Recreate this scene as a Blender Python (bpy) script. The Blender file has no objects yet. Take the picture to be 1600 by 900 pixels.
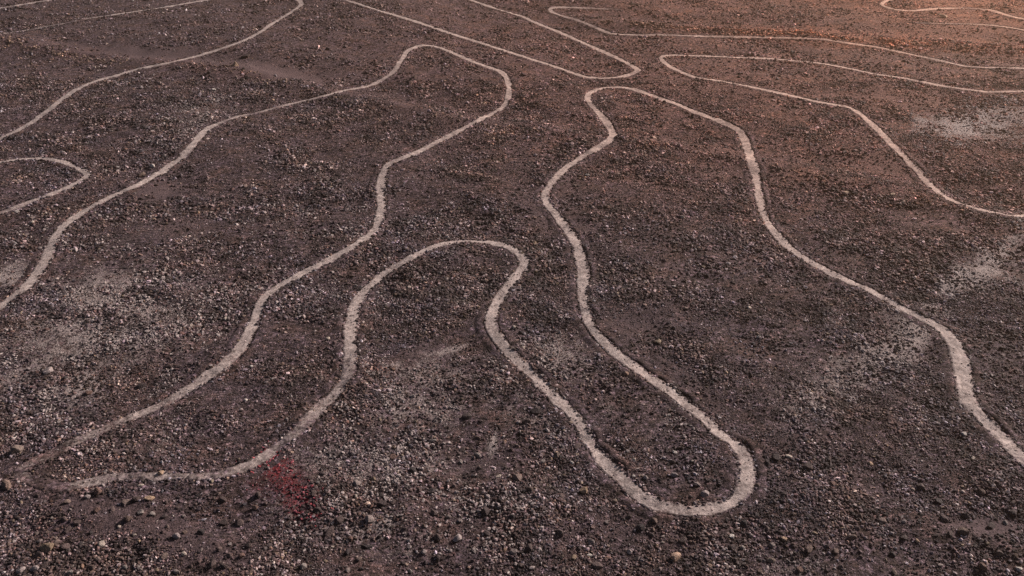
import bpy, math, random
import numpy as np
from mathutils import Vector
random.seed(7)
rng = np.random.default_rng(11)
S = bpy.context.scene
C = S.collection

# ------------------------------------------------------------------ camera
CAM_H = 13.0
F_PX = 1385.0                      # focal length in pixels of a 1600 px wide frame
PITCH = math.radians(28.4)         # below the horizon
cam_d = bpy.data.cameras.new('camera')
cam = bpy.data.objects.new('camera', cam_d); C.objects.link(cam)
cam.location = (0, 0, CAM_H)
cam.rotation_euler = (math.pi/2 - PITCH, 0, 0)
cam_d.sensor_width = 36.0
cam_d.lens = 36.0*F_PX/1600.0
cam_d.clip_start = 0.1
cam_d.clip_end = 6000
S.camera = cam

# ------------------------------------------------------------------ sky and sun
SUN_AZ, SUN_EL = math.radians(52), math.radians(26)
w = bpy.data.worlds.new('World'); S.world = w; w.use_nodes = True
wn = w.node_tree.nodes; wl = w.node_tree.links
bg = wn['Background']
sky = wn.new('ShaderNodeTexSky'); sky.sky_type = 'NISHITA'; sky.sun_disc = False
sky.sun_elevation = SUN_EL; sky.sun_rotation = SUN_AZ
sky.air_density = 0.7; sky.dust_density = 5.0; sky.ozone_density = 0.3
wl.new(sky.outputs[0], bg.inputs[0]); bg.inputs[1].default_value = 0.05
sd = bpy.data.lights.new('sun', 'SUN'); sun = bpy.data.objects.new('sun', sd); C.objects.link(sun)
sd.energy = 5.0; sd.angle = math.radians(0.6); sd.color = (1.0, 0.86, 0.80)
sv = Vector((math.sin(SUN_AZ)*math.cos(SUN_EL), math.cos(SUN_AZ)*math.cos(SUN_EL), math.sin(SUN_EL)))
sun.rotation_euler = sv.to_track_quat('Z', 'Y').to_euler()
sun.location = (40, 40, 40)
S.view_settings.view_transform = 'Standard'
S.view_settings.look = 'None'
S.view_settings.exposure = 0.42
S.view_settings.gamma = 1.0

HAZE = 0.0010
# ------------------------------------------------------------------ numbers: projection and noise
sp_, cp_ = math.sin(PITCH), math.cos(PITCH)
def ray(px, py):
    u = (px-800.0)/F_PX; v = (450.0-py)/F_PX
    return u, cp_ + v*sp_, -sp_ + v*cp_         # x, y, z of the ray direction
def project(x, y, z=0.0):
    dz = z-CAM_H
    depth = y*cp_ - dz*sp_
    depth = np.maximum(depth, 0.5)
    up = y*sp_ + dz*cp_
    return 800+F_PX*x/depth, 450-F_PX*up/depth
def _h(ix, iy, seed):
    n = (ix.astype(np.int64)*374761393 + iy.astype(np.int64)*668265263 + seed*974634777) & 0xffffffff
    n = ((n ^ (n >> 13))*1274126177) & 0xffffffff
    n = n ^ (n >> 16)
    return (n & 0xffff)/65535.0
def vnoise(x, y, seed=0):
    x = np.asarray(x, float); y = np.asarray(y, float)
    ix = np.floor(x); iy = np.floor(y); fx = x-ix; fy = y-iy
    fx = fx*fx*fx*(fx*(fx*6-15)+10); fy = fy*fy*fy*(fy*(fy*6-15)+10)
    a = _h(ix, iy, seed); b = _h(ix+1, iy, seed); c = _h(ix, iy+1, seed); d = _h(ix+1, iy+1, seed)
    return (a*(1-fx)+b*fx)*(1-fy) + (c*(1-fx)+d*fx)*fy - 0.5
def fbm(x, y, f, oct_, seed=0, gain=0.5):
    t = 0; a = 1.0
    for k in range(oct_):
        ca, sa = math.cos(k*1.1+0.4), math.sin(k*1.1+0.4)
        t = t + a*vnoise((x*ca-y*sa)*f+k*17.3, (x*sa+y*ca)*f-k*9.1, seed+k*31)
        a *= gain; f *= 2.03
    return t
def flat_at(px, py):
    px = np.asarray(px, float); py = np.asarray(py, float)
    u, dy, dz = ray(px, py)
    t = -CAM_H/dz
    return u*t, dy*t
def seg_dist(x, y, X, Y):
    """signed distance to a polyline, nearest segment (positive on its left) and the distance past its ends"""
    best = np.full(np.shape(x), 1e9); sgn = np.zeros(np.shape(x)); par = np.zeros(np.shape(x))
    n = len(X)-1
    for i in range(n):
        ax, ay, bx, by = X[i], Y[i], X[i+1], Y[i+1]
        ex, ey = bx-ax, by-ay; L2 = ex*ex+ey*ey+1e-9
        t = np.clip(((x-ax)*ex+(y-ay)*ey)/L2, 0, 1)
        d = np.hypot(x-ax-t*ex, y-ay-t*ey)
        m = d < best
        best = np.where(m, d, best)
        sgn = np.where(m, np.sign(ex*(y-ay)-ey*(x-ax)), sgn)
        par = np.where(m, (i+t)/n, par)
    return best, sgn, par
# shallow washes: pixel trace of the stony near lip, lip height (m), half width (m)
WASHES = [
    ([(-200,20),(-80,45),(0,62),(80,80),(150,92),(260,100),(330,104),(420,122),(520,150),(640,175),(760,198),(860,214),(1000,228),(1120,246),(1230,268),(1330,284),(1440,306),(1560,340),(1700,380)], 0.20, 1.2),
    ([(900,28),(1000,40),(1120,48),(1250,55),(1380,62),(1480,68),(1600,74),(1750,84)], 0.30, 1.7),
    ([(-150,790),(0,770),(90,800),(190,830),(300,860),(420,900),(560,940)], 0.05, 0.6),
    ([(1330,780),(1420,815),(1500,838),(1600,850),(1700,860)], 0.06, 0.5),
]
WASHES_W = [(flat_at([p[0] for p in t], [p[1] for p in t]), h, s) for t, h, s in WASHES]
def height(x, y):
    x = np.asarray(x, float); y = np.asarray(y, float)
    far = np.clip((y-5)/60, 0, 1)
    z = 0.46*fbm(x+40, y, 1/14.0, 3, 5)*(0.35+0.65*far)
    z = z + 0.15*fbm(x, y, 1/2.6, 2, 9)
    z = z + 0.075*fbm(x, y, 1/0.8, 3, 21, 0.62)*(0.6+0.8*np.clip(fbm(x, y, 1/5.0, 2, 77)+0.4, 0, 1))
    z = z + 2.0*np.clip((y-160)/900, 0, 1)**2*fbm(x, y, 1/400.0, 3, 3)*4
    for (X, Y), h, s in WASHES_W:
        m = (y > Y.min()-6) & (y < Y.max()+6) & (x > X.min()-6) & (x < X.max()+6)
        if not m.any(): continue
        d, g, _ = seg_dist(x[m], y[m], X, Y)
        sd_ = d*g                                    # positive beyond the lip
        dz = h*np.exp(-(d/s)**2) - 0.9*h*np.exp(-((sd_-2.0*s)/(1.3*s))**2)
        zz = z[m]; z[m] = zz + dz
    return z

# the ground grid: rows along y, fanned columns u = x / width(y)
r_near = np.linspace(-40, 6, 40, endpoint=False)
r_mid = 6*np.exp(np.arange(0, math.log(90/6), 0.0062))
r_far = 90*np.exp(np.arange(0.0062, math.log(5000/90), 0.03))
ROWS = np.concatenate([r_near, r_mid, r_far])
u_in = np.linspace(-0.82, 0.82, 470)
u_out = np.geomspace(0.84, 5.0, 40)
COLS = np.concatenate([-u_out[::-1], u_in, u_out])
def width_of(y): return np.maximum(np.asarray(y, float)+3.0, 9.0)
GX = COLS[None, :]*width_of(ROWS)[:, None]
GY = np.repeat(ROWS[:, None], len(COLS), 1)
GZ = height(GX.copy(), GY.copy())
def ground_z(x, y):
    """height of the ground mesh itself under x, y"""
    x = np.asarray(x, float); y = np.asarray(y, float)
    i = np.clip(np.searchsorted(ROWS, y)-1, 0, len(ROWS)-2)
    fy = np.clip((y-ROWS[i])/(ROWS[i+1]-ROWS[i]), 0, 1)
    def along(ii):
        uu = x/width_of(ROWS[ii])
        j = np.clip(np.searchsorted(COLS, uu)-1, 0, len(COLS)-2)
        fx = np.clip((uu-COLS[j])/(COLS[j+1]-COLS[j]), 0, 1)
        return GZ[ii, j]*(1-fx)+GZ[ii, j+1]*fx
    return along(i)*(1-fy)+along(i+1)*fy
def at(px, py):
    """the ground point seen at a pixel of the photograph"""
    px = np.asarray(px, float); py = np.asarray(py, float)
    u, dy, dz = ray(px, py)
    z = np.zeros(np.shape(px))
    for _ in range(12):
        t = (z-CAM_H)/dz
        z = 0.5*z + 0.5*ground_z(u*t, dy*t)
    t = (z-CAM_H)/dz
    return u*t, dy*t, z

# ------------------------------------------------------------------ what lies where, plus the painted warm glow (seen from above, authored over the photograph)
def blob(px, py, items):
    t = np.zeros(np.shape(px))
    for cx, cy, rx, ry, ang, s in items:
        a = math.radians(ang); dx = px-cx; dy = py-cy
        u = (dx*math.cos(a)+dy*math.sin(a))/rx; v = (-dx*math.sin(a)+dy*math.cos(a))/ry
        t = np.maximum(t, s*np.exp(-(u*u+v*v)**1.4))
    return t
PALE = [  # pale dusty ground showing between the stones
    (1520,190,110,38,-8,1.0),(1450,195,40,25,0,.8),(1590,180,60,20,0,.9),(1560,205,60,30,0,.6),
    (1515,428,150,26,-38,1.0),(1580,400,80,40,-40,.6),(1400,540,140,46,-36,.95),(1290,600,100,45,-25,.8),(600,580,40,10,-22,.9),
    (1440,690,60,30,-60,.45),(1560,570,60,45,0,.45),
    (15,430,50,30,-20,.95),(40,415,60,14,-10,.7),(170,500,210,95,-10,.85),(90,600,120,60,0,.85),(280,560,140,70,0,.45),(60,640,80,40,0,.5),
    (300,190,60,40,-30,.6),(330,165,40,15,-20,.6),(230,700,110,40,-15,.45),
    (660,620,150,70,-10,.66),(640,580,80,10,-22,.75),(700,545,40,8,-20,.8),(765,690,12,26,10,1.0),(830,650,60,50,30,.6),
    (880,560,70,40,20,.75),(600,730,170,50,0,.68),(560,820,150,50,10,.68),(1060,640,60,60,40,.5),(960,640,40,30,0,.5),(600,818,30,16,-30,.95),(540,815,20,20,0,.7),
    (720,770,60,40,0,.6),(780,780,40,30,0,.6),(700,850,120,40,0,.4),(1060,700,80,30,20,.35),(1010,690,40,20,0,.45),
    (1240,885,70,30,0,.55),(1130,885,60,25,0,.45),(620,460,90,40,0,.25),(700,400,120,30,0,.2),(500,330,150,60,0,.3),(180,380,160,40,0,.35),
    (300,640,120,40,-20,.3),(480,470,90,40,0,.25),
]
BARE = [  # swept, nearly stone-free dirt
    (430,115,120,16,8,.8),(250,85,150,12,6,.75),(560,140,90,12,10,.5),(700,185,120,12,8,.5),(240,300,70,22,0,.7),(270,350,60,20,0,.5),(1230,275,130,14,8,.6),(1100,235,110,13,8,.55),
    (1380,250,70,16,5,.6),(240,830,110,34,14,.58),(330,870,90,25,10,.5),(120,790,90,20,14,.7),(40,730,60,14,-20,.6),(870,300,30,40,-60,.5),(845,335,40,30,0,.5),(1000,500,50,60,60,.5),(1080,600,60,30,40,.5),
    (900,640,50,26,45,.45),(1250,690,80,40,0,.35),(1540,820,90,18,5,.7),(1000,830,200,30,0,.35),(1160,140,120,18,5,.5),(1400,150,100,16,5,.5),(740,170,70,14,5,.4),(900,360,25,50,-30,.5),
    (660,560,60,16,-20,.5),(1530,40,120,14,0,.5),(720,720,60,16,0,.35),
]
RED = [(430,730,24,18,40,1.0),(446,752,38,24,50,.62),(470,786,42,24,52,.48),(418,752,34,30,20,.16)]  # red tint over one patch of soil and gravel
GLOW_TINT = [(1640,-20,560,100,4,1.0),(1420,64,400,24,3,.75),(1230,10,420,50,0,.42),(1330,284,230,26,9,.30),(1010,230,140,14,6,.2),(1450,110,760,250,4,.36),(90,78,110,14,8,.05),(330,108,110,10,8,.08),(590,585,24,8,-15,.16)]  # warm glow and sunlit lips painted into colour, plus a pinkish stone rim

# ------------------------------------------------------------------ materials
def new_mat(name):
    m = bpy.data.materials.new(name); m.use_nodes = True
    n = m.node_tree.nodes; n.clear()
    out = n.new('ShaderNodeOutputMaterial'); b = n.new('ShaderNodeBsdfPrincipled')
    m.node_tree.links.new(b.outputs[0], out.inputs[0])
    b.inputs['Roughness'].default_value = 0.95
    b.inputs['Specular IOR Level'].default_value = 0.15
    return m, n, m.node_tree.links, b
def tex_noise(n, l, vec, scale, detail=3, rough=0.6):
    t = n.new('ShaderNodeTexNoise'); t.inputs['Scale'].default_value = scale
    t.inputs['Detail'].default_value = detail; t.inputs['Roughness'].default_value = rough
    l.new(vec, t.inputs['Vector']); return t.outputs['Fac']
def ramp(n, l, fac, stops):
    r = n.new('ShaderNodeValToRGB'); e = r.color_ramp.elements
    while len(e) < len(stops): e.new(0.5)
    for k, (p, c) in enumerate(stops):
        e[k].position = p; e[k].color = (*c, 1) if len(c) == 3 else c
    l.new(fac, r.inputs[0]); return r.outputs[0]
def math_n(n, l, op, a, b=None, clamp=False):
    m = n.new('ShaderNodeMath'); m.operation = op; m.use_clamp = clamp
    for i, v in enumerate((a, b)):
        if v is None: continue
        if isinstance(v, (int, float)): m.inputs[i].default_value = v
        else: l.new(v, m.inputs[i])
    return m.outputs[0]
def mix(n, l, fac, a, b, blend='MIX'):
    m = n.new('ShaderNodeMix'); m.data_type = 'RGBA'; m.blend_type = blend
    for sock, v in ((m.inputs[0], fac), (m.inputs[6], a), (m.inputs[7], b)):
        if isinstance(v, (int, float)): sock.default_value = v
        elif isinstance(v, tuple): sock.default_value = (*v, 1)
        else: l.new(v, sock)
    return m.outputs[2]
def attr(n, name, kind='GEOMETRY'):
    a = n.new('ShaderNodeAttribute'); a.attribute_name = name; a.attribute_type = kind
    return a
def grey(v): return (v, v, v)

def soil_nodes(n, l, pos):
    """desert pavement: dark varnished grit over brown dirt"""
    big = tex_noise(n, l, pos, 0.35, 4, 0.6)
    base = ramp(n, l, big, [(0.30, (0.066, 0.047, 0.054)), (0.55, (0.085, 0.061, 0.069)), (0.75, (0.102, 0.071, 0.077))])
    grit = tex_noise(n, l, pos, 26.0, 3, 0.7)
    k = ramp(n, l, grit, [(0.34, grey(0.28)), (0.47, grey(0.85)), (0.58, grey(1.2)), (0.68, grey(2.6))])
    vo = n.new('ShaderNodeTexVoronoi'); vo.inputs['Scale'].default_value = 14.0; l.new(pos, vo.inputs['Vector'])
    vs = n.new('ShaderNodeSeparateColor'); l.new(vo.outputs['Color'], vs.inputs[0])
    k = mix(n, l, 1.0, k, ramp(n, l, vs.outputs[0], [(0.0, grey(0.55)), (0.5, grey(1.0)), (0.86, grey(1.25)), (0.94, grey(2.1))]), 'MULTIPLY')
    c = mix(n, l, 1.0, base, k, 'MULTIPLY')
    squash = n.new('ShaderNodeMapping'); squash.inputs['Scale'].default_value = (0.7, 1.0, 1.0); l.new(pos, squash.inputs[0])
    clump = tex_noise(n, l, squash.outputs[0], 7.0, 4, 0.72)
    c = mix(n, l, 1.0, c, ramp(n, l, clump, [(0.38, grey(0.22)), (0.48, grey(0.80)), (0.56, grey(1.2)), (0.66, grey(2.5))]), 'MULTIPLY')
    hue = tex_noise(n, l, pos, 0.9, 4, 0.65)
    c = mix(n, l, 1.0, c, ramp(n, l, hue, [(0.36, (0.97, 0.97, 1.06)), (0.5, (1.0, 1.0, 1.0)), (0.64, (1.16, 1.02, 0.86))]), 'MULTIPLY')
    tint = tex_noise(n, l, pos, 9.0, 2, 0.6)
    c = mix(n, l, ramp(n, l, tint, [(0.45, grey(0)), (0.70, grey(0.5))]), c, (0.098, 0.068, 0.056))
    return c, grit
def glow_tint_over(n, l, c, pos, amount):
    m = mix(n, l, 1.0, c, (3.3, 1.80, 1.0), 'MULTIPLY')  # shifts the base colour to orange to paint in the warm glow
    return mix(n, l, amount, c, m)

def make_ground_material():
    m, n, l, b = new_mat('stony desert soil')
    pos = n.new('ShaderNodeNewGeometry').outputs['Position']
    c, grit = soil_nodes(n, l, pos)
    bare = attr(n, 'bare').outputs['Fac']
    smooth = mix(n, l, ramp(n, l, tex_noise(n, l, pos, 60, 2), [(0.35, grey(0)), (0.7, grey(1))]), (0.062, 0.044, 0.048), (0.125, 0.090, 0.094))
    c = mix(n, l, math_n(n, l, 'MULTIPLY', bare, 1.2, True), c, smooth)
    pale = attr(n, 'pale').outputs['Fac']
    stretched = n.new('ShaderNodeMapping'); stretched.inputs['Scale'].default_value = (1.0, 0.55, 1.0); stretched.inputs['Rotation'].default_value = (0, 0, 0.5); l.new(pos, stretched.inputs[0])
    fl1 = tex_noise(n, l, stretched.outputs[0], 2.6, 6, 0.78)
    fl2 = tex_noise(n, l, pos, 17.0, 3, 0.75)
    fleck = math_n(n, l, 'ADD', math_n(n, l, 'ADD', math_n(n, l, 'MULTIPLY', fl1, 0.70), math_n(n, l, 'MULTIPLY', fl2, 0.70)), math_n(n, l, 'MULTIPLY', pale, 0.27))
    pm = ramp(n, l, fleck, [(0.86, grey(0)), (0.95, grey(1))])
    pm = math_n(n, l, 'MULTIPLY', pm, math_n(n, l, 'MULTIPLY', pale, 0.95, True))
    glow = attr(n, 'glow_tint').outputs['Fac']
    c = glow_tint_over(n, l, c, pos, glow)
    c = mix(n, l, pm, c, (0.36, 0.305, 0.295))
    red = attr(n, 'red').outputs['Fac']
    rf = math_n(n, l, 'MULTIPLY', red, ramp(n, l, tex_noise(n, l, pos, 14, 3, 0.7), [(0.38, grey(0)), (0.62, grey(1))]))
    c = mix(n, l, rf, c, (0.34, 0.040, 0.050))
    l.new(c, b.inputs['Base Color'])
    bm = n.new('ShaderNodeBump'); bm.inputs['Strength'].default_value = 1.0; bm.inputs['Distance'].default_value = 0.09
    h = math_n(n, l, 'ADD', grit, math_n(n, l, 'MULTIPLY', tex_noise(n, l, pos, 9.0, 4, 0.65), 1.2))
    h = math_n(n, l, 'MULTIPLY', h, math_n(n, l, 'SUBTRACT', 1.0, math_n(n, l, 'MULTIPLY', bare, 0.7)))
    l.new(h, bm.inputs['Height']); l.new(bm.outputs[0], b.inputs['Normal'])
    return m
def make_line_material():
    m, n, l, b = new_mat('pale cleared dirt')
    pos = n.new('ShaderNodeNewGeometry').outputs['Position']
    c, grit = soil_nodes(n, l, pos)
    pale = ramp(n, l, tex_noise(n, l, pos, 5.0, 5, 0.7), [(0.34, (0.20, 0.168, 0.158)), (0.5, (0.36, 0.302, 0.284)), (0.66, (0.49, 0.42, 0.395))])
    sp = ramp(n, l, tex_noise(n, l, pos, 30, 3, 0.7), [(0.32, grey(0.40)), (0.46, grey(0.95)), (0.7, grey(1.2))])
    pale = mix(n, l, 1.0, pale, sp, 'MULTIPLY')
    wear = attr(n, 'wear').outputs['Fac']           # 1 = swept clean, 0 = covered by grit again
    f = math_n(n, l, 'ADD', wear, math_n(n, l, 'MULTIPLY', math_n(n, l, 'SUBTRACT', tex_noise(n, l, pos, 10.0, 5, 0.85), 0.5), 2.1))
    f = math_n(n, l, 'ADD', f, math_n(n, l, 'MULTIPLY', math_n(n, l, 'SUBTRACT', tex_noise(n, l, pos, 1.1, 4, 0.65), 0.5), 1.7))
    f = ramp(n, l, f, [(0.28, grey(0)), (1.05, grey(1))])
    c = mix(n, l, f, c, pale)
    c = glow_tint_over(n, l, c, pos, attr(n, 'glow_tint').outputs['Fac'])
    l.new(c, b.inputs['Base Color'])
    bm = n.new('ShaderNodeBump'); bm.inputs['Strength'].default_value = 0.5; bm.inputs['Distance'].default_value = 0.03
    l.new(math_n(n, l, 'ADD', grit, tex_noise(n, l, pos, 12.0, 3, 0.6)), bm.inputs['Height']); l.new(bm.outputs[0], b.inputs['Normal'])
    return m
def make_stone_material():
    m, n, l, b = new_mat('varnished desert stone')
    pos = n.new('ShaderNodeTexCoord').outputs['Object']
    t = attr(n, 'tint', 'INSTANCER').outputs['Color']
    k = ramp(n, l, tex_noise(n, l, pos, 3.0, 4, 0.7), [(0.30, grey(0.62)), (0.52, grey(1.0)), (0.72, grey(1.35))])
    l.new(mix(n, l, 1.0, t, k, 'MULTIPLY'), b.inputs['Base Color'])
    b.inputs['Roughness'].default_value = 0.8
    b.inputs['Specular IOR Level'].default_value = 0.25
    bm = n.new('ShaderNodeBump'); bm.inputs['Strength'].default_value = 0.5; bm.inputs['Distance'].default_value = 0.2
    l.new(tex_noise(n, l, pos, 4.0, 4, 0.65), bm.inputs['Height']); l.new(bm.outputs[0], b.inputs['Normal'])
    return m
M_GROUND, M_LINE, M_STONE = make_ground_material(), make_line_material(), make_stone_material()

def mesh_obj(name, V, Fq, mat, parent=None, smooth=True, attrs=None):
    me = bpy.data.meshes.new(name)
    V = np.asarray(V, np.float32); Fq = np.asarray(Fq, np.int32)
    me.vertices.add(len(V)); me.vertices.foreach_set('co', V.ravel())
    k = Fq.shape[1]
    me.loops.add(Fq.size); me.loops.foreach_set('vertex_index', Fq.ravel())
    me.polygons.add(len(Fq)); me.polygons.foreach_set('loop_start', np.arange(0, Fq.size, k, dtype=np.int32))
    me.update(calc_edges=True)
    me.polygons.foreach_set('use_smooth', np.full(len(Fq), smooth))
    for nm, a in (attrs or {}).items():
        at_ = me.attributes.new(nm, 'FLOAT', 'POINT'); at_.data.foreach_set('value', np.asarray(a, np.float32).ravel())
    me.validate()
    me.materials.append(mat)
    o = bpy.data.objects.new(name, me); C.objects.link(o)
    if parent: o.parent = parent
    return o
def grid_faces(nr, nc):
    i = np.arange(nr*nc).reshape(nr, nc)
    return np.stack([i[:-1, :-1], i[:-1, 1:], i[1:, 1:], i[1:, :-1]], -1).reshape(-1, 4)

# ------------------------------------------------------------------ the ground
gpx, gpy = project(GX, GY, GZ)
inview = GY > 4
wob = 26*fbm(GX, GY, 1/1.6, 3, 51)
A_pale = np.where(inview, blob(gpx+wob, gpy+0.5*wob, PALE), 0) + 0.25*np.clip(fbm(GX, GY, 1/7.0, 3, 61)+0.05, 0, 1)
A_bare = np.where(inview, blob(gpx+wob, gpy+0.4*wob, BARE), 0)
A_glow_tint = np.where(inview, blob(gpx+2*wob, gpy+0.4*wob, GLOW_TINT), 0)
A_red = np.where(inview, blob(gpx+0.3*wob, gpy+0.3*wob, RED), 0)
ground = mesh_obj('ground', np.stack([GX, GY, GZ], -1).reshape(-1, 3), grid_faces(len(ROWS), len(COLS)), M_GROUND,
                  attrs=dict(pale=A_pale, bare=A_bare, glow_tint=A_glow_tint, red=A_red))
ground['kind'] = 'structure'
ground['label'] = 'dark brown stony desert plain with pale dusty patches and shallow washes'

# ------------------------------------------------------------------ the geoglyph lines
# pixel traces of the centre lines: (x, y) or (x, y, clean 0..1) or (x, y, clean, width factor)
LONG = [(-120,560),(-60,527),(-25,500),(0,482),(15,469),(30,457),(41,450),(56,430),(70,407),(80,385),(89,367),(105,350),(125,335),(150,320),(175,307),(200,296),(225,284),
 (250,270),(270,256),(287,244),(302,225),(309,216),(325,201,.85),(350,190,.66,.9),(375,182,.62,.85),(400,177,.6,.85),(437,167,.64,.85),(475,158,.75,.85),(507,150,.9,.8),(537,142),(575,135),(595,126),(612,115),
 (622,101),(630,90),(637,80),(650,74),(665,71),(687,75),(712,85),(737,96),(762,105),(783,113),(792,125),(795,140),(792,157),(782,170),(762,181),(737,194),(712,207),(680,224),
 (650,239),(625,249),(607,257),(600,267),(595,285,1,1.1),(594,302,1,1.15),(595,325,1,1.15),(591,345,1,1.1),(584,362),(565,376),(535,395),(505,411),(475,426),(437,447),(414,464),(404,482),
 (397,500,.95),(389,519,.9),(377,542,.85),(360,562,.8),(335,580,.8),(312,597,.8),(282,615,.8),(250,634,.75),(212,651,.65),(175,666,.62),(145,680,.5),(110,695,.4),(75,712,.46),(45,726,.42),
 (33,739,.34),(48,750,.12),(80,758,.05),(100,761.5,.25),(108,761,.7),(125,758,.75),(150,752,.8),(187,746,.7),(225,744,.6,.9),(275,744,.58,.8),(325,743,.6,.8),(362,737,.6,.9),(387,729,.6),(407,719,.58),(430,702,.56),(465,674,.6),(495,643,.66),
 (525,615,.68),(542,590,.72),(546,570,.78),(547,550,.85),(547,525,1,1.1),(548,508,1,1.1),(551,492),(555,475),(570,455),(600,429),(637,406),(670,389),(700,380),(730,378),(762,379),(790,385),(808,395),(818,407),
 (818,415),(811,426),(800,439),(788,454),(775,475),(766,495),(766,512),(775,527),(790,545),(800,557),(825,580),(850,605),(872,627),(895,650),(907,667,.9),(915,684,.9),(930,707,.9),(950,730,.9),(970,747),
 (995,772),(1017,786,.95),(1045,796,.85),(1075,800,.85),(1105,799,.9),(1137,790),(1157,776),(1166,757,1,1.1),(1168,737,1,1.1),(1163,715),(1150,697),(1122,677,.9),(1100,656,.85),(1075,636,.85),(1050,616),(1020,595),(987,572),
 (960,550),(935,527),(920,505),(913,482),(910,462),(910,445),(910,425),(905,400),(897,377),(882,355),(865,332),(853,317),(851,303),(862,285),(882,265),(907,247),(935,230),(949,221),(957,211),
 (950,195,1,1.15),(935,177,1,1.15),(921,162),(917,152),(925,144),(942,138),(965,136.5),(990,140),(1012,147),(1037,156),(1062,165),(1087,176),(1112,185),(1140,196),(1157,207),(1164,222,1,1.2),(1168,235,1,1.15),(1177,260,1,1.1),
 (1183,285),(1187,312),(1192,333),(1202,352),(1220,375),(1242,394),(1275,415),(1307,432),(1340,446),(1355,452),(1385,469),(1415,485),(1445,500),(1470,515),(1487,532,1,1.2),(1497,555,1,1.25),(1502,575,1,1.25),
 (1505,600,1,1.2),(1512,625,1,1.1),(1525,643),(1546,666),(1570,690,1,1.1),(1595,714,1,1.15),(1640,748),(1700,790),(1780,850)]
L_UPLEFT = [(-100,262),(-40,238),(0,217),(25,205),(50,191),(75,173),(100,153),(125,137),(150,127),(175,120),(212,109),(250,101),(287,93),(325,83),(375,66),(400,54),(425,38),(450,22),(466,12),(471,6),(466,0),(452,-5),(425,-9),(390,-13)]
L_CORNER1 = [(-100,30),(-40,20),(0,13),(40,6.5),(80,0),(130,-8)]
L_CORNER2 = [(-100,76),(-40,63),(0,54,.9),(50,46,.75),(80,40,.6),(105,36,.3),(128,31,.35),(152,27,.8),(200,20),(250,12.5),(300,4),(325,0),(390,-11)]
L_LEFTLOOP = [(-90,275),(-40,263),(0,254),(25,250,.9),(50,248),(75,249),(100,254),(118,262),(133,270),(136,276),(126,283),(112,290),(87,301),(62,310,.8),(37,320,.65),(12,329,.6),(0,333,.7),(-40,345),(-90,362)]
L_HAIRPIN = [(470,-20),(505,-10),(540,0),(590,16),(650,34),(712,55),(800,83),(837,95),(875,107),(900,116),(920,121.5),(950,122),(975,119),(992,114),(996,109),(985,102),(955,87),(920,71),(875,51),(837,36),(820,28),(800,21),(775,14),(735,0),(700,-12)]
L_UPRIGHT = [(1720,112),(1660,109),(1600,107),(1550,106,.7),(1512,104,.75),(1487,99),(1450,91),(1412,83),(1370,74,.8),(1350,71),(1320,67,.8),(1287,62,.7),(1250,60,.7),(1200,59,.85),(1150,58,.8),(1100,57,.85),(1037,55,.8),(1000,55,.85),(970,54),(950,51),(925,41,.9),(900,31,.7),(875,24,.6),(860,17),(863,12.5),(880,11.5),(900,12,.85),(930,13.5,.4),(970,15,.3)]
L_BEND = [(1720,150),(1660,146),(1600,143,.8),(1550,144,.85),(1525,142),(1475,135),(1425,125),(1395,120),(1362,115),(1325,107),(1287,100),(1250,96),(1200,92),(1150,90),(1100,88),(1062,87),(1042,87),(1033,90),(1037,97),(1050,106),(1070,115),(1087,121),(1125,127),(1162,134),(1200,142),(1237,150),(1275,159),(1305,164),(1325,168),(1340,176),(1355,188),(1375,207),(1392,226),(1410,244),(1430,265),(1445,282),(1462,297),(1482,311),(1505,320),(1537,329),(1562,334,.9),(1585,338),(1605,336),(1660,325),(1720,312)]
L_TOPRIGHT = [(1430,-12),(1405,-5),(1390,0),(1380,4),(1379,8),(1387,12),(1402,15.5),(1425,17),(1462,14),(1487,13),(1507,13,.6),(1528,14,.45),(1547,16,.9),(1570,23),(1600,30),(1680,44)]
L_FAINT = [(1430,36,.25),(1480,37,.4),(1520,38,.7),(1562,41),(1600,47),(1680,60)]
def spline(P, step):
    """Catmull-Rom through the points, resampled about every `step` metres"""
    P = np.asarray(P, float); out = []
    for i in range(len(P)-1):
        p0, p1, p2, p3 = P[max(i-1, 0)], P[i], P[i+1], P[min(i+2, len(P)-1)]
        k = max(2, int(np.hypot(*(p2-p1)[:2])/step))
        t = np.linspace(0, 1, k, endpoint=False)[:, None]
        out.append(0.5*((2*p1)+(p2-p0)*t+(2*p0-5*p1+4*p2-p3)*t**2+(3*p1-p0-3*p2+p3)*t**3))
    out.append(P[-1:]); return np.concatenate(out)
HALF = 0.172
LINE_PTS = []          # centre points with half widths, used to keep stones off the lines
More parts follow.
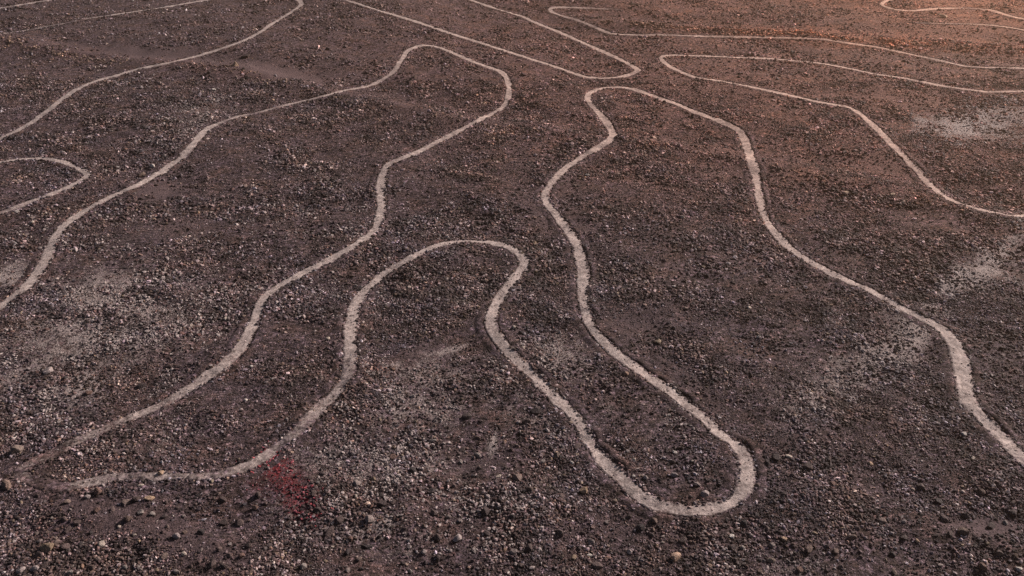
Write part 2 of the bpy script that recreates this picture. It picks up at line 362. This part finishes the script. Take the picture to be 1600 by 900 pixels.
def geoglyph(trace, label, half=HALF, seed=0):
    T = [(p[0], p[1], p[2] if len(p) > 2 else 1.0, p[3] if len(p) > 3 else 1.0) for p in trace]
    T = spline(T, 5.0)
    X, Y, _ = at(T[:, 0], T[:, 1])
    Q = spline(np.stack([X, Y, np.clip(T[:, 2], 0, 1), T[:, 3]], 1), 0.075)
    # smooth a little so that no trace vertex shows as a corner
    for _ in range(2):
        Q[1:-1] = 0.25*Q[:-2]+0.5*Q[1:-1]+0.25*Q[2:]
    x, y, clean, wf = Q.T
    tx, ty = np.gradient(x), np.gradient(y); L = np.hypot(tx, ty)+1e-9; nx, ny = -ty/L, tx/L
    s = np.cumsum(np.concatenate([[0], np.hypot(np.diff(x), np.diff(y))]))
    jl = 1+0.34*fbm(s, s*0+seed, 1/0.35, 3, 100+seed, .75)+0.42*fbm(s, s*0+seed, 1/3.0, 2, 150+seed)
    jr = 1+0.34*fbm(s, s*0+seed, 1/0.35, 3, 200+seed, .75)+0.42*fbm(s, s*0+seed, 1/3.0, 2, 250+seed)
    hl, hr = half*wf*jl, half*wf*jr
    LINE_PTS.append(np.stack([x, y, (hl+hr)/2, clean], 1))
    px, py = project(x, y, 0*x)
    glow_along = blob(px, py, GLOW_TINT)*0.40  # painted warm glow along this line
    # track: seven columns across, a shallow dish with worn edges
    prof = [(-1.22, -0.012, -.1), (-1.03, .013, .40), (-.70, .015, 1), (0, .013, 1.08), (.70, .015, 1), (1.03, .013, .40), (1.22, -0.012, -.1)]
    V = []; wear = []
    for a, dz, we in prof:
        off = np.where(a < 0, a*hr, a*hl)
        vx, vy = x+nx*off, y+ny*off
        V.append(np.stack([vx, vy, ground_z(vx, vy)+dz], 1)); wear.append(we*clean)
    V = np.stack(V, 1); wear = np.stack(wear, 1)
    o = bpy.data.objects.new('geoglyph_line', None); C.objects.link(o)
    mid = len(x)//2; o.location = (x[mid], y[mid], V[mid, 3, 2])
    inv = np.array(o.location)
    mesh_obj('cleared_track', V.reshape(-1, 3)-inv, grid_faces(len(x), len(prof)), M_LINE, o, attrs=dict(wear=wear, glow_tint=np.repeat(glow_along[:, None], len(prof), 1)))
    o['label'] = label; o['category'] = 'geoglyph line'; o['group'] = 'pale geoglyph lines on the desert plain'
    # berms: the swept-aside grit along both edges
    for side in (-1, 1):
        hh = hl if side > 0 else hr
        Vb = []
        lump = np.clip(0.75+1.1*fbm(s, s*0+side*7+seed, 1/0.5, 3, 300+seed), 0.15, 1.6)*np.clip(clean, .25, 1)*np.clip(34/np.maximum(y, 1), .35, 1)
        for d, dz in ((0.01, -.02), (.06, .030), (.13, .050), (.22, .026), (.33, -.02)):
            off = side*(hh*1.02+d)
            vx, vy = x+nx*off, y+ny*off
            Vb.append(np.stack([vx, vy, ground_z(vx, vy)+(dz*lump if dz > 0 else dz)], 1))
        Vb = np.stack(Vb, 1)
        mesh_obj('berm', Vb.reshape(-1, 3)-inv, grid_faces(len(x), 5), M_GROUND, o, attrs=dict(glow_tint=np.repeat(glow_along[:, None], 5, 1)*1.6, bare=np.zeros(Vb.shape[:2]), pale=np.zeros(Vb.shape[:2]), red=np.zeros(Vb.shape[:2])))
    return o
LINES = [
    (LONG, 'longest pale outline, winding through all the large finger-shaped loops across the plain', 1.0),
    (L_UPLEFT, 'pale curved line rising from the left edge to a blunt hook at the top', 1.0),
    (L_CORNER1, 'short thin straight line cutting the extreme top left corner', .98),
    (L_CORNER2, 'thin broken line with a faded gap, second from the top left corner', .98),
    (L_LEFTLOOP, 'small rounded hairpin loop of pale dirt entering from the left edge', .92),
    (L_HAIRPIN, 'narrow pointed hairpin of two straight pale lines coming down from the top edge', 1.05),
    (L_UPRIGHT, 'thin nearly level line with a small hooked end, just below the orange stony ridge', .92),
    (L_BEND, 'pale line doubling back in a sharp hairpin, then bending steeply down to the right edge', 1.0),
    (L_TOPRIGHT, 'thin line with a tight curl at the top edge on the orange ground', 1.08),
    (L_FAINT, 'faint short thin line crossing orange ground under the curled line', .85),
]
for k, (tr, lab, wf) in enumerate(LINES): geoglyph(tr, lab, HALF*wf, k*13)
LP = np.concatenate(LINE_PTS)

# distance to the nearest line, through a coarse hash of the line points
CELL = 0.8
cells = {}
for i, (a, b) in enumerate(zip(np.floor(LP[:, 0]/CELL).astype(int), np.floor(LP[:, 1]/CELL).astype(int))):
    cells.setdefault((a, b), []).append(i)
cells = {k: np.array(v) for k, v in cells.items()}
def line_gap(x, y):
    """distance beyond the edge of the nearest line (negative on it), and how clean that line is there"""
    gap = np.full(len(x), 9.0); cl = np.ones(len(x))
    kx = np.floor(x/CELL).astype(int); ky = np.floor(y/CELL).astype(int)
    order = np.lexsort((ky, kx)); kx_, ky_ = kx[order], ky[order]
    cut = np.flatnonzero(np.r_[True, (np.diff(kx_) != 0) | (np.diff(ky_) != 0), True])
    for a, b in zip(cut[:-1], cut[1:]):
        near = [cells[q] for q in ((kx_[a]+i, ky_[a]+j) for i in (-1, 0, 1) for j in (-1, 0, 1)) if q in cells]
        if not near: continue
        q = np.concatenate(near); idx = order[a:b]
        d = np.hypot(x[idx, None]-LP[q, 0][None], y[idx, None]-LP[q, 1][None])
        j = d.argmin(1)
        gap[idx] = d[np.arange(len(idx)), j]-LP[q[j], 2]; cl[idx] = LP[q[j], 3]
    return gap, cl

# ------------------------------------------------------------------ stones
def stone_mesh(k):
    import bmesh
    bm = bmesh.new(); bmesh.ops.create_icosphere(bm, subdivisions=2, radius=1)
    r = np.random.default_rng(500+k)
    cuts = [Vector(r.normal(size=3)).normalized() for _ in range(9)]; lim = r.uniform(.5, .86, 9)
    f = Vector((r.uniform(.9, 1.25), r.uniform(.7, .95), r.uniform(.45, .75)))
    for v in bm.verts:
        p = v.co*(1+r.uniform(-.06, .06))
        for c, t in zip(cuts, lim):                 # chop the ball with planes: flat facets, sharp edges
            d = p.dot(c)
            if d > t: p = p-c*(d-t)
        v.co = Vector((p.x*f.x, p.y*f.y, p.z*f.z))
    bmesh.ops.dissolve_limit(bm, angle_limit=math.radians(6), verts=bm.verts, edges=bm.edges)
    bmesh.ops.triangulate(bm, faces=bm.faces)
    me = bpy.data.meshes.new('stone'); bm.to_mesh(me); bm.free(); me.materials.append(M_STONE)
    return me
STONES = [stone_mesh(k) for k in range(10)]
TINTS = np.array([(.075,.054,.052),(.105,.075,.072),(.058,.043,.044),(.125,.088,.076),(.160,.120,.108),(.042,.034,.036),(.205,.168,.160),(.130,.080,.068),(.29,.245,.24),(.22,.165,.12),(.46,.40,.38)])
TWORDS = ['dark brown','brown','blackish brown','warm brown','light brown','near-black','greyish','reddish brown','pale grey','sandy']
TPROB = np.array([.16,.14,.16,.08,.07,.14,.09,.05,.09,.025,.035]); TPROB = TPROB/TPROB.sum()

# --- stones one can pick out in the photograph: pixel, pixel length, colour, label
PALE_T, TAN, GREYT, DARK, WHITE = (.42,.36,.31), (.34,.24,.17), (.20,.175,.165), (.075,.053,.048), (.52,.48,.44)
NAMED = [
    (234,780,15,TAN,'pale tan pointed stone below the faded lower line'),
    (474,887,17,GREYT,'smooth grey rounded stone alone on bare dirt at the bottom edge'),
    (1055,873,22,(.36,.25,.19),'largest tan stone, standing below the rounded loop near the bottom edge'),
    (912,768,18,(.28,.20,.14),'flat tan stone lying left of the rounded loop'),
    (1592,890,14,WHITE,'whitish stone in the bottom right corner'),
    (1506,679,10,WHITE,'small white stone beside the line at the right edge'),
    (922,869,9,WHITE,'white pebble left of the largest tan stone'),
    (676,690,13,GREYT,'grey round stone right of the red gravel, upper of a cluster'),
    (746,713,14,GREYT,'grey wedge-shaped stone just below the short white dust streak'),
    (720,722,10,GREYT,'small grey stone left of the wedge-shaped grey stone'),
    (779,745,9,PALE_T,'pale pebble below the wedge-shaped grey stone'),
    (26,706,24,(.16,.125,.11),'long flat stone at the left edge above the faded line tip'),
    (10,760,22,(.17,.12,.10),'broad brown stone at the left edge below the faded line tip'),
    (220,802,14,GREYT,'grey block stone under the pale tan pointed stone'),
    (238,804,13,GREYT,'grey block stone right of its twin under the pale tan stone'),
    (288,866,11,PALE_T,'pale flat stone alone on the bare track of dirt'),
    (158,852,13,PALE_T,'light stone with a bright top left of the bare track'),
    (75,858,26,(.21,.155,.11),'broad tan slab half buried near the lower left corner'),
    (195,888,11,GREYT,'small grey stone, left of a pair at the bottom edge'),
    (218,889,12,GREYT,'small grey stone, right of a pair at the bottom edge'),
    (220,759,9,PALE_T,'thin pale chip below the lower faded line'),
    (186,824,8,PALE_T,'pale pebble on bare dirt left of the grey block stones'),
    (210,837,7,PALE_T,'pale pebble on bare dirt below the grey block stones'),
    (1143,839,12,WHITE,'white flat stone right below the rounded loop'),
    (990,745,8,WHITE,'bright white pebble just inside the lower end of the rounded loop'),
    (990,719,9,PALE_T,'pale flat stone inside the rounded loop, left of two'),
    (1054,707,8,WHITE,'white pebble in the middle of the rounded loop'),
    (1081,721,7,PALE_T,'small pale pebble inside the rounded loop, right of the white one'),
    (1433,846,10,TAN,'small bright tan stone at lower right below a dark stone'),
    (1363,799,12,DARK,'dark stone casting a black shadow on open gravel at lower right'),
    (1232,714,11,PALE_T,'oval pale stone right of the rounded loop top'),
    (1520,668,8,PALE_T,'small pale stone next to the wide part of the right line'),
    (1515,788,8,TAN,'small tan stone below the line at the right edge'),
    (1542,750,7,WHITE,'tiny white stone beneath the line at the right edge'),
    (1504,832,22,(.11,.078,.066),'large dark rock with a shaded hollow in the lower right corner'),
    (1570,818,11,GREYT,'grey chip on bare dirt at the right edge'),
    (1360,725,9,TAN,'small yellowish stone in gravel right of the rounded loop'),
    (1520,717,9,PALE_T,'pale chip left of the line at the right edge'),
    (238,261,11,WHITE,'whitish flat stone above the line in the left half'),
    (222,275,18,(.12,.085,.07),'long brown flat stone touching the line at left'),
    (50,349,11,PALE_T,'pale-topped stone below the small rounded hairpin loop'),
    (368,103,12,TAN,'golden stone on the stony lip below the upper left line'),
    (385,90,16,DARK,'dark stone at the edge of the smooth wash, upper left'),
    (334,141,8,WHITE,'white stone below the upper left line'),
    (937,371,9,PALE_T,'pale stone beside the middle line, right of its bend'),
    (1066,340,8,PALE_T,'pale stone in the open ground between the two middle lines'),
    (918,274,7,WHITE,'tiny white stone near the sharp bend of the middle line'),
    (1473,27,15,(.62,.38,.24),'flat orange stone lying on orange ground at top right'),
    (512,530,9,PALE_T,'pale pebble left of the bright part of the lower line'),
    (353,499,10,PALE_T,'pale stone just left of the bend in the lower left line'),
    (393,573,7,WHITE,'white chip right of the lower left line'),
    (384,626,7,WHITE,'small white pebble between the two lower lines'),
    (803,512,8,PALE_T,'pale pebble right of the inner bend of the lower line'),
    (908,512,6,WHITE,'white pebble touching the inner side of the middle finger line'),
    (818,544,8,PALE_T,'small pale stone right of the line at the inner bend'),
    (1185,527,8,WHITE,'bright white pebble in the open area right of centre'),
    (1170,482,8,PALE_T,'pale pebble above the bright white one right of centre'),
    (1028,536,16,(.21,.165,.12),'light tan block lying right of the middle finger line'),
    (978,585,11,(.30,.20,.15),'reddish stone with a bright top between the two finger lines'),
    (1322,302,11,TAN,'bright golden stone on the stony lip at right'),
    (1394,305,10,TAN,'golden stone at the right end of the stony lip'),
    (640,893,10,GREYT,'small grey stone at the bottom edge, right of the smooth grey one'),
    (556,776,8,PALE_T,'pale pebble right of the red gravel'),
    (520,855,7,PALE_T,'tiny pale pebble in the gravel above the smooth grey stone'),
    (110,896,16,GREYT,'flat grey stone at the bottom edge in the lower left'),
    (870,713,14,(.13,.10,.085),'dark slab with a lit edge left of the long finger line'),
    (847,722,10,GREYT,'grey stone in the gravel left of the long finger line'),
    (894,724,8,WHITE,'white pebble close to the left side of the long finger line'),
    (960,784,12,(.15,.115,.095),'brown stone below the long finger line, near the flat tan one'),
    (1185,760,13,DARK,'dark stone touching the outer right edge of the rounded loop'),
    (1205,877,14,(.17,.13,.11),'brown block in gravel right of the largest tan stone'),
    (1160,858,14,GREYT,'grey rough stone right below the white flat stone'),
    (1240,805,10,DARK,'dark stone in a shaded pit right of the rounded loop'),
    (1225,843,12,TAN,'tan stone in gravel below the shaded pit'),
    (105,785,13,(.17,.125,.11),'brown flat stone in the dirt below the faded line tip'),
    (252,740,12,TAN,'yellowish stone on the lower faded line'),
]
def place_stone(i, px, py, size_px, tint, label, group):
    X, Y, _ = at(px, py); X, Y = float(X), float(Y)
    depth = Y*cp_ + CAM_H*sp_
    r = 0.5*size_px*depth/F_PX
    o = bpy.data.objects.new('stone', STONES[i % len(STONES)]); C.objects.link(o)
    k = random.uniform(.9, 1.1)
    o.scale = (r*k, r/k, r*random.uniform(.8, 1.05))
    o.location = (X, Y, float(ground_z(np.array([X]), np.array([Y]))[0])+0.27*r)
    o.rotation_euler = (random.uniform(-.25, .25), random.uniform(-.25, .25), random.uniform(0, 6.28))
    v = random.uniform(.9, 1.1)
    if py < 100: o.scale.z *= .55
    o['tint'] = [tint[0]*v, tint[1]*v, tint[2]*v]
    o['label'] = label; o['category'] = 'stone'; o['group'] = group
    return o
used = []
for i, (px, py, sz, t, lab) in enumerate(NAMED):
    place_stone(i, px, py, sz, t, lab, 'stones that stand out from the gravel'); used.append((px, py))
# --- larger nameless stones of the gravel, in the areas of the picture one can point to
AREAS = [  # x0, y0, x1, y1, how many, where
    (10,845,130,893,16,'in the lower left corner'),
    (130,870,300,894,10,'at the bottom edge beneath the bare track'),
    (300,850,440,894,14,'right of the bare track at the bottom edge'),
    (20,775,150,835,14,'under the faded line tip'),
    (150,768,260,815,9,'near the pale tan pointed stone'),
    (260,770,420,845,16,'between bare track and red patch'),
    (480,740,600,800,12,'just right of the red patch'),
    (490,805,640,893,18,'in mottled gravel below the red patch'),
    (600,700,760,790,16,'around the short white dust streak'),
    (650,800,850,893,22,'in mottled gravel at the bottom centre'),
    (780,690,940,790,14,'left of the long finger line'),
    (860,805,1040,893,18,'below the flat tan stone'),
    (1060,815,1220,895,18,'under the rounded loop bottom'),
    (1190,700,1330,800,12,'right of the rounded loop'),
    (1230,800,1400,895,18,'in lower right gravel near the dark pit'),
    (1400,760,1590,895,22,'below the right line near the corner'),
    (975,715,1140,785,14,'enclosed by the rounded loop'),
    (20,560,290,640,14,'in pale flecked gravel left of the lower line'),
    (600,600,850,690,12,'between the two lower lines'),
]
SHAPES = []
for me_ in STONES:
    co = np.array([v.co for v in me_.vertices]); ex = np.ptp(co, axis=0)
    SHAPES.append('flat' if ex[2]/ex[0] < .52 else 'long' if ex[1]/ex[0] < .66 else 'blocky' if ex[2]/ex[0] > .68 else 'angular')
taken = set()
def unique_label(lab, px, py, x0, y0, x1, y1):
    """if another stone here already reads the same, say what stands nearest"""
    if lab in taken:
        lab += ', towards the left' if px < (x0+x1)/2 else ', towards the right'
        if lab in taken: lab += ', upper' if py < (y0+y1)/2 else ', lower'
    taken.add(lab); return lab
n_extra = 0
for x0, y0, x1, y1, cnt, where in AREAS:
    k = 0; tries = 0
    while k < cnt and tries < 3000:
        tries += 1
        px, py = random.uniform(x0, x1), random.uniform(y0, y1)
        if any((px-a)**2+(py-b)**2 < 16**2 for a, b in used): continue
        X, Y, _ = at(px, py)
        g, _ = line_gap(np.array([float(X)]), np.array([float(Y)]))
        if g[0] < 0.12: continue
        ti_ = rng.choice(10, p=TPROB[:10]/TPROB[:10].sum())
        size_ = 8.0+random.random()**2.5*11.0
        lab = ('larger ' if size_ > 12 else 'small ' if size_ < 8.8 else '')+TWORDS[ti_]+' '+SHAPES[n_extra % len(STONES)]+' stone '+where
        lab = unique_label(lab, px, py, x0, y0, x1, y1)
        place_stone(n_extra, px, py, size_, TINTS[ti_], lab, 'gravel stones '+where)
        used.append((px, py)); k += 1; n_extra += 1

# --- all the rest of the desert pavement: beyond count, one object of instanced stones
def sample(n, y0, y1, lo, hi, power, keep_on_line=0.0):
    y = np.sqrt(rng.uniform((y0+3)**2, (y1+3)**2, n))-3
    x = rng.uniform(-0.80, 0.80, n)*(y+3)
    px, py = project(x, y, 0*x)
    wb = 26*fbm(x, y, 1/1.6, 3, 51)
    bare = blob(px+wb, py+.4*wb, BARE)
    cl = fbm(x, y, 1/2.2, 4, 88)
    pl0 = blob(px+wb, py+.5*wb, PALE)
    dens = np.clip(0.66+1.6*cl, 0.22, 1)*(1-.35*np.clip(pl0, 0, 1))*(1-0.95*np.clip(1.5*bare, 0, 1))
    ok = rng.random(n) < dens
    x, y, px, py = x[ok], y[ok], px[ok], py[ok]
    r = np.clip(lo*np.exp(np.abs(rng.normal(0, power, len(x)))), 0, hi)
    r = np.minimum(r*np.clip(1+1.0*fbm(x, y, 1/1.3, 4, 611, .65), .65, 1.6), hi)
    gap, clean = line_gap(x, y)
    ok = (gap > 0.35*r-np.where(y < 36, 0.075, .01)*rng.random(len(x))**2) | ((gap <= 0.35*r) & (rng.random(len(x)) < np.where(y < 34, 0.22, .03)+0.75*np.clip(.85-clean, 0, 1)) & (r < .035))
    return x[ok], y[ok], r[ok], px[ok], py[ok], gap[ok]
parts = [sample(430000, 8, 24, .0135, .075, .60), sample(520000, 22, 48, .020, .10, .58), sample(300000, 46, 95, .028, .14, .55)]
# grit pushed up along the lines
lp = LP[rng.integers(0, len(LP), 46000)]
ang = rng.uniform(0, 2*math.pi, len(lp)); rr = lp[:, 2]*rng.uniform(1.05, 1.2, len(lp))+np.abs(rng.normal(0, .11, len(lp)))
bx, by = lp[:, 0]+rr*np.cos(ang), lp[:, 1]+rr*np.sin(ang)
bg_, _ = line_gap(bx, by); okb = bg_ > np.where(by < 36, -0.03, .03)
bx, by = bx[okb], by[okb]; bpx, bpy_ = project(bx, by, 0*bx)
br = (.012+.035*rng.random(len(bx))**2)*(1+np.clip(by, 0, 34)/60)
parts.append((bx, by, br, bpx, bpy_, bg_[okb]))
# coarse gravel caught on the lips of the washes
lips = []
for (X, Y), h, s_ in WASHES_W[:2]:
    nl = int(1700 if s_ < 1.5 else 3000)
    q = rng.uniform(0, len(X)-1.001, nl); i0 = q.astype(int); f0 = q-i0
    lx = X[i0]*(1-f0)+X[i0+1]*f0+rng.normal(0, .35, nl); ly = Y[i0]*(1-f0)+Y[i0+1]*f0-rng.gamma(2., .32, nl)
    keep = fbm(lx, ly, 1/3.0, 3, 717) > -.1
    lips.append((lx[keep], ly[keep], (.02+.07*rng.random(keep.sum())**2)*(ly[keep]/32)**.5))
lx, ly, lr = [np.concatenate([p[i] for p in lips]) for i in range(3)]
lg, _ = line_gap(lx, ly); ok = lg > .03; lx, ly, lr, lg = lx[ok], ly[ok], lr[ok], lg[ok]
lpx, lpy = project(lx, ly, 0*lx); n_lip = len(lx)
parts.append((lx, ly, lr, lpx, lpy, lg))
sx, sy, sr, spx, spy, sgap = [np.concatenate([p[i] for p in parts]) for i in range(6)]
depth = sy*cp_+CAM_H*sp_
sr = np.minimum(sr, 0.5*7.4*depth/F_PX)             # none larger than the stones placed one by one
N = len(sx)
ti = rng.choice(len(TINTS), N, p=TPROB)
tint = TINTS[ti]*rng.uniform(.75, 1.3, (N, 1))*rng.uniform(.94, 1.06, (N, 3))
tint[-n_lip:] = np.array((.21, .160, .12))*np.where(ly > 60, .95, 1.15)[:, None]*rng.uniform(.35, 1.5, (n_lip, 1))
hv_ = 2.2*fbm(sx, sy, 1/1.1, 3, 333); tint = tint*np.stack([1.02+.07*hv_, 0.97+.01*hv_, 1.04-.08*hv_], 1)*np.clip(1+1.3*fbm(sx, sy, 1/.45, 3, 444, .7), .45, 1.9)[:, None]
wb = 26*fbm(sx, sy, 1/1.6, 3, 51)
pl = blob(spx+wb, spy+.5*wb, PALE)
glow = (blob(spx+2*wb, spy+.4*wb, GLOW_TINT)*rng.uniform(.6, 1.1, N))[:, None]  # the same glow painted into the gravel tints
tint = tint*(1+np.array((2.3, .62, -.02))*np.clip(glow, 0, 1))
fx_, fy_ = sx*math.cos(.5)+sy*math.sin(.5), -sx*math.sin(.5)+sy*math.cos(.5)
m = rng.random(N) < 0.75*pl*np.clip(4.5*fbm(fx_, fy_*.5, 1/.55, 3, 97, .65)+.25, 0, 1); tint[m] = np.array((.38, .325, .315))*rng.uniform(.6, 1.3, (m.sum(), 1))
rd = blob(spx+.3*wb, spy+.3*wb, RED); m = rng.random(N) < 0.8*rd; tint[m] = tint[m]*np.array((1.6, .6, .7))+np.array((.075, .006, .014))
sz = ground_z(sx, sy)+0.22*sr
me = bpy.data.meshes.new('gravel'); me.vertices.add(N)
me.vertices.foreach_set('co', np.stack([sx, sy, sz], 1).astype(np.float32).ravel())
def pa(nm, typ, key, v):
    a = me.attributes.new(nm, typ, 'POINT'); a.data.foreach_set(key, np.ascontiguousarray(v).ravel())
pa('tint_p', 'FLOAT_VECTOR', 'vector', tint.astype(np.float32))
pa('size', 'FLOAT_VECTOR', 'vector', (sr[:, None]*rng.uniform(.75, 1.25, (N, 3))).astype(np.float32))
pa('turn', 'FLOAT_VECTOR', 'vector', np.stack([rng.normal(0, .3, N), rng.normal(0, .3, N), rng.uniform(0, 6.28, N)], 1).astype(np.float32))
pa('pick', 'INT', 'value', rng.integers(0, len(STONES), N).astype(np.int32))
me.update()
gravel = bpy.data.objects.new('gravel', me); C.objects.link(gravel)
gravel['kind'] = 'stuff'; gravel['label'] = 'dark brown gravel and small stones covering the whole desert plain'
protos = {}
for o in C.objects:
    if o.type == 'MESH' and o.name.startswith('stone') and o.data.name not in protos: protos[o.data.name] = o
ng = bpy.data.node_groups.new('scatter gravel', 'GeometryNodeTree')
ng.interface.new_socket('Geometry', in_out='INPUT', socket_type='NodeSocketGeometry')
ng.interface.new_socket('Geometry', in_out='OUTPUT', socket_type='NodeSocketGeometry')
gn, gl = ng.nodes, ng.links
gi = gn.new('NodeGroupInput'); go = gn.new('NodeGroupOutput')
jn = gn.new('GeometryNodeJoinGeometry')
for o in reversed(list(protos.values())):
    oi = gn.new('GeometryNodeObjectInfo'); oi.inputs['Object'].default_value = o; oi.inputs['As Instance'].default_value = True
    oi.transform_space = 'ORIGINAL'
    gl.new(oi.outputs['Geometry'], jn.inputs[0])
ip = gn.new('GeometryNodeInstanceOnPoints'); gl.new(gi.outputs[0], ip.inputs['Points']); gl.new(jn.outputs[0], ip.inputs['Instance'])
ip.inputs['Pick Instance'].default_value = True
def named(nm, typ):
    a = gn.new('GeometryNodeInputNamedAttribute'); a.data_type = typ; a.inputs[0].default_value = nm; return a.outputs[0]
gl.new(named('pick', 'INT'), ip.inputs['Instance Index'])
e2r = gn.new('FunctionNodeEulerToRotation'); gl.new(named('turn', 'FLOAT_VECTOR'), e2r.inputs[0]); gl.new(e2r.outputs[0], ip.inputs['Rotation'])
gl.new(named('size', 'FLOAT_VECTOR'), ip.inputs['Scale'])
st = gn.new('GeometryNodeStoreNamedAttribute'); st.data_type = 'FLOAT_VECTOR'; st.domain = 'INSTANCE'; st.inputs['Name'].default_value = 'tint'
gl.new(ip.outputs[0], st.inputs['Geometry']); gl.new(named('tint_p', 'FLOAT_VECTOR'), st.inputs['Value'])
gl.new(st.outputs[0], go.inputs[0])
md = gravel.modifiers.new('scatter', 'NODES'); md.node_group = ng
print('stones:', N, 'placed singly:', len(NAMED)+n_extra)

# ------------------------------------------------------------------ dusty air between the camera and the far plain
hz = bpy.data.materials.new('dusty air'); hz.use_nodes = True
hn = hz.node_tree.nodes; hn.clear()
ho = hn.new('ShaderNodeOutputMaterial'); pv = hn.new('ShaderNodeVolumePrincipled')
pv.inputs['Color'].default_value = (1.0, 0.70, 0.48, 1); pv.inputs['Density'].default_value = HAZE
pv.inputs['Anisotropy'].default_value = 0.72
hz.node_tree.links.new(pv.outputs[0], ho.inputs['Volume'])
hx, hy0, hy1, hb, ht = 26000.0, -200.0, 5400.0, float(GZ.min())-1.0, max(float(GZ.max()), CAM_H)+2.0
hv = [(x, y, z) for z in (hb, ht) for y in (hy0, hy1) for x in (-hx, hx)]
haze = mesh_obj('haze', hv, [(0, 2, 3, 1), (4, 5, 7, 6), (0, 1, 5, 4), (2, 6, 7, 3), (0, 4, 6, 2), (1, 3, 7, 5)], hz, smooth=False)
haze['kind'] = 'stuff'; haze['label'] = 'thin warm dusty haze in the air over the plain'
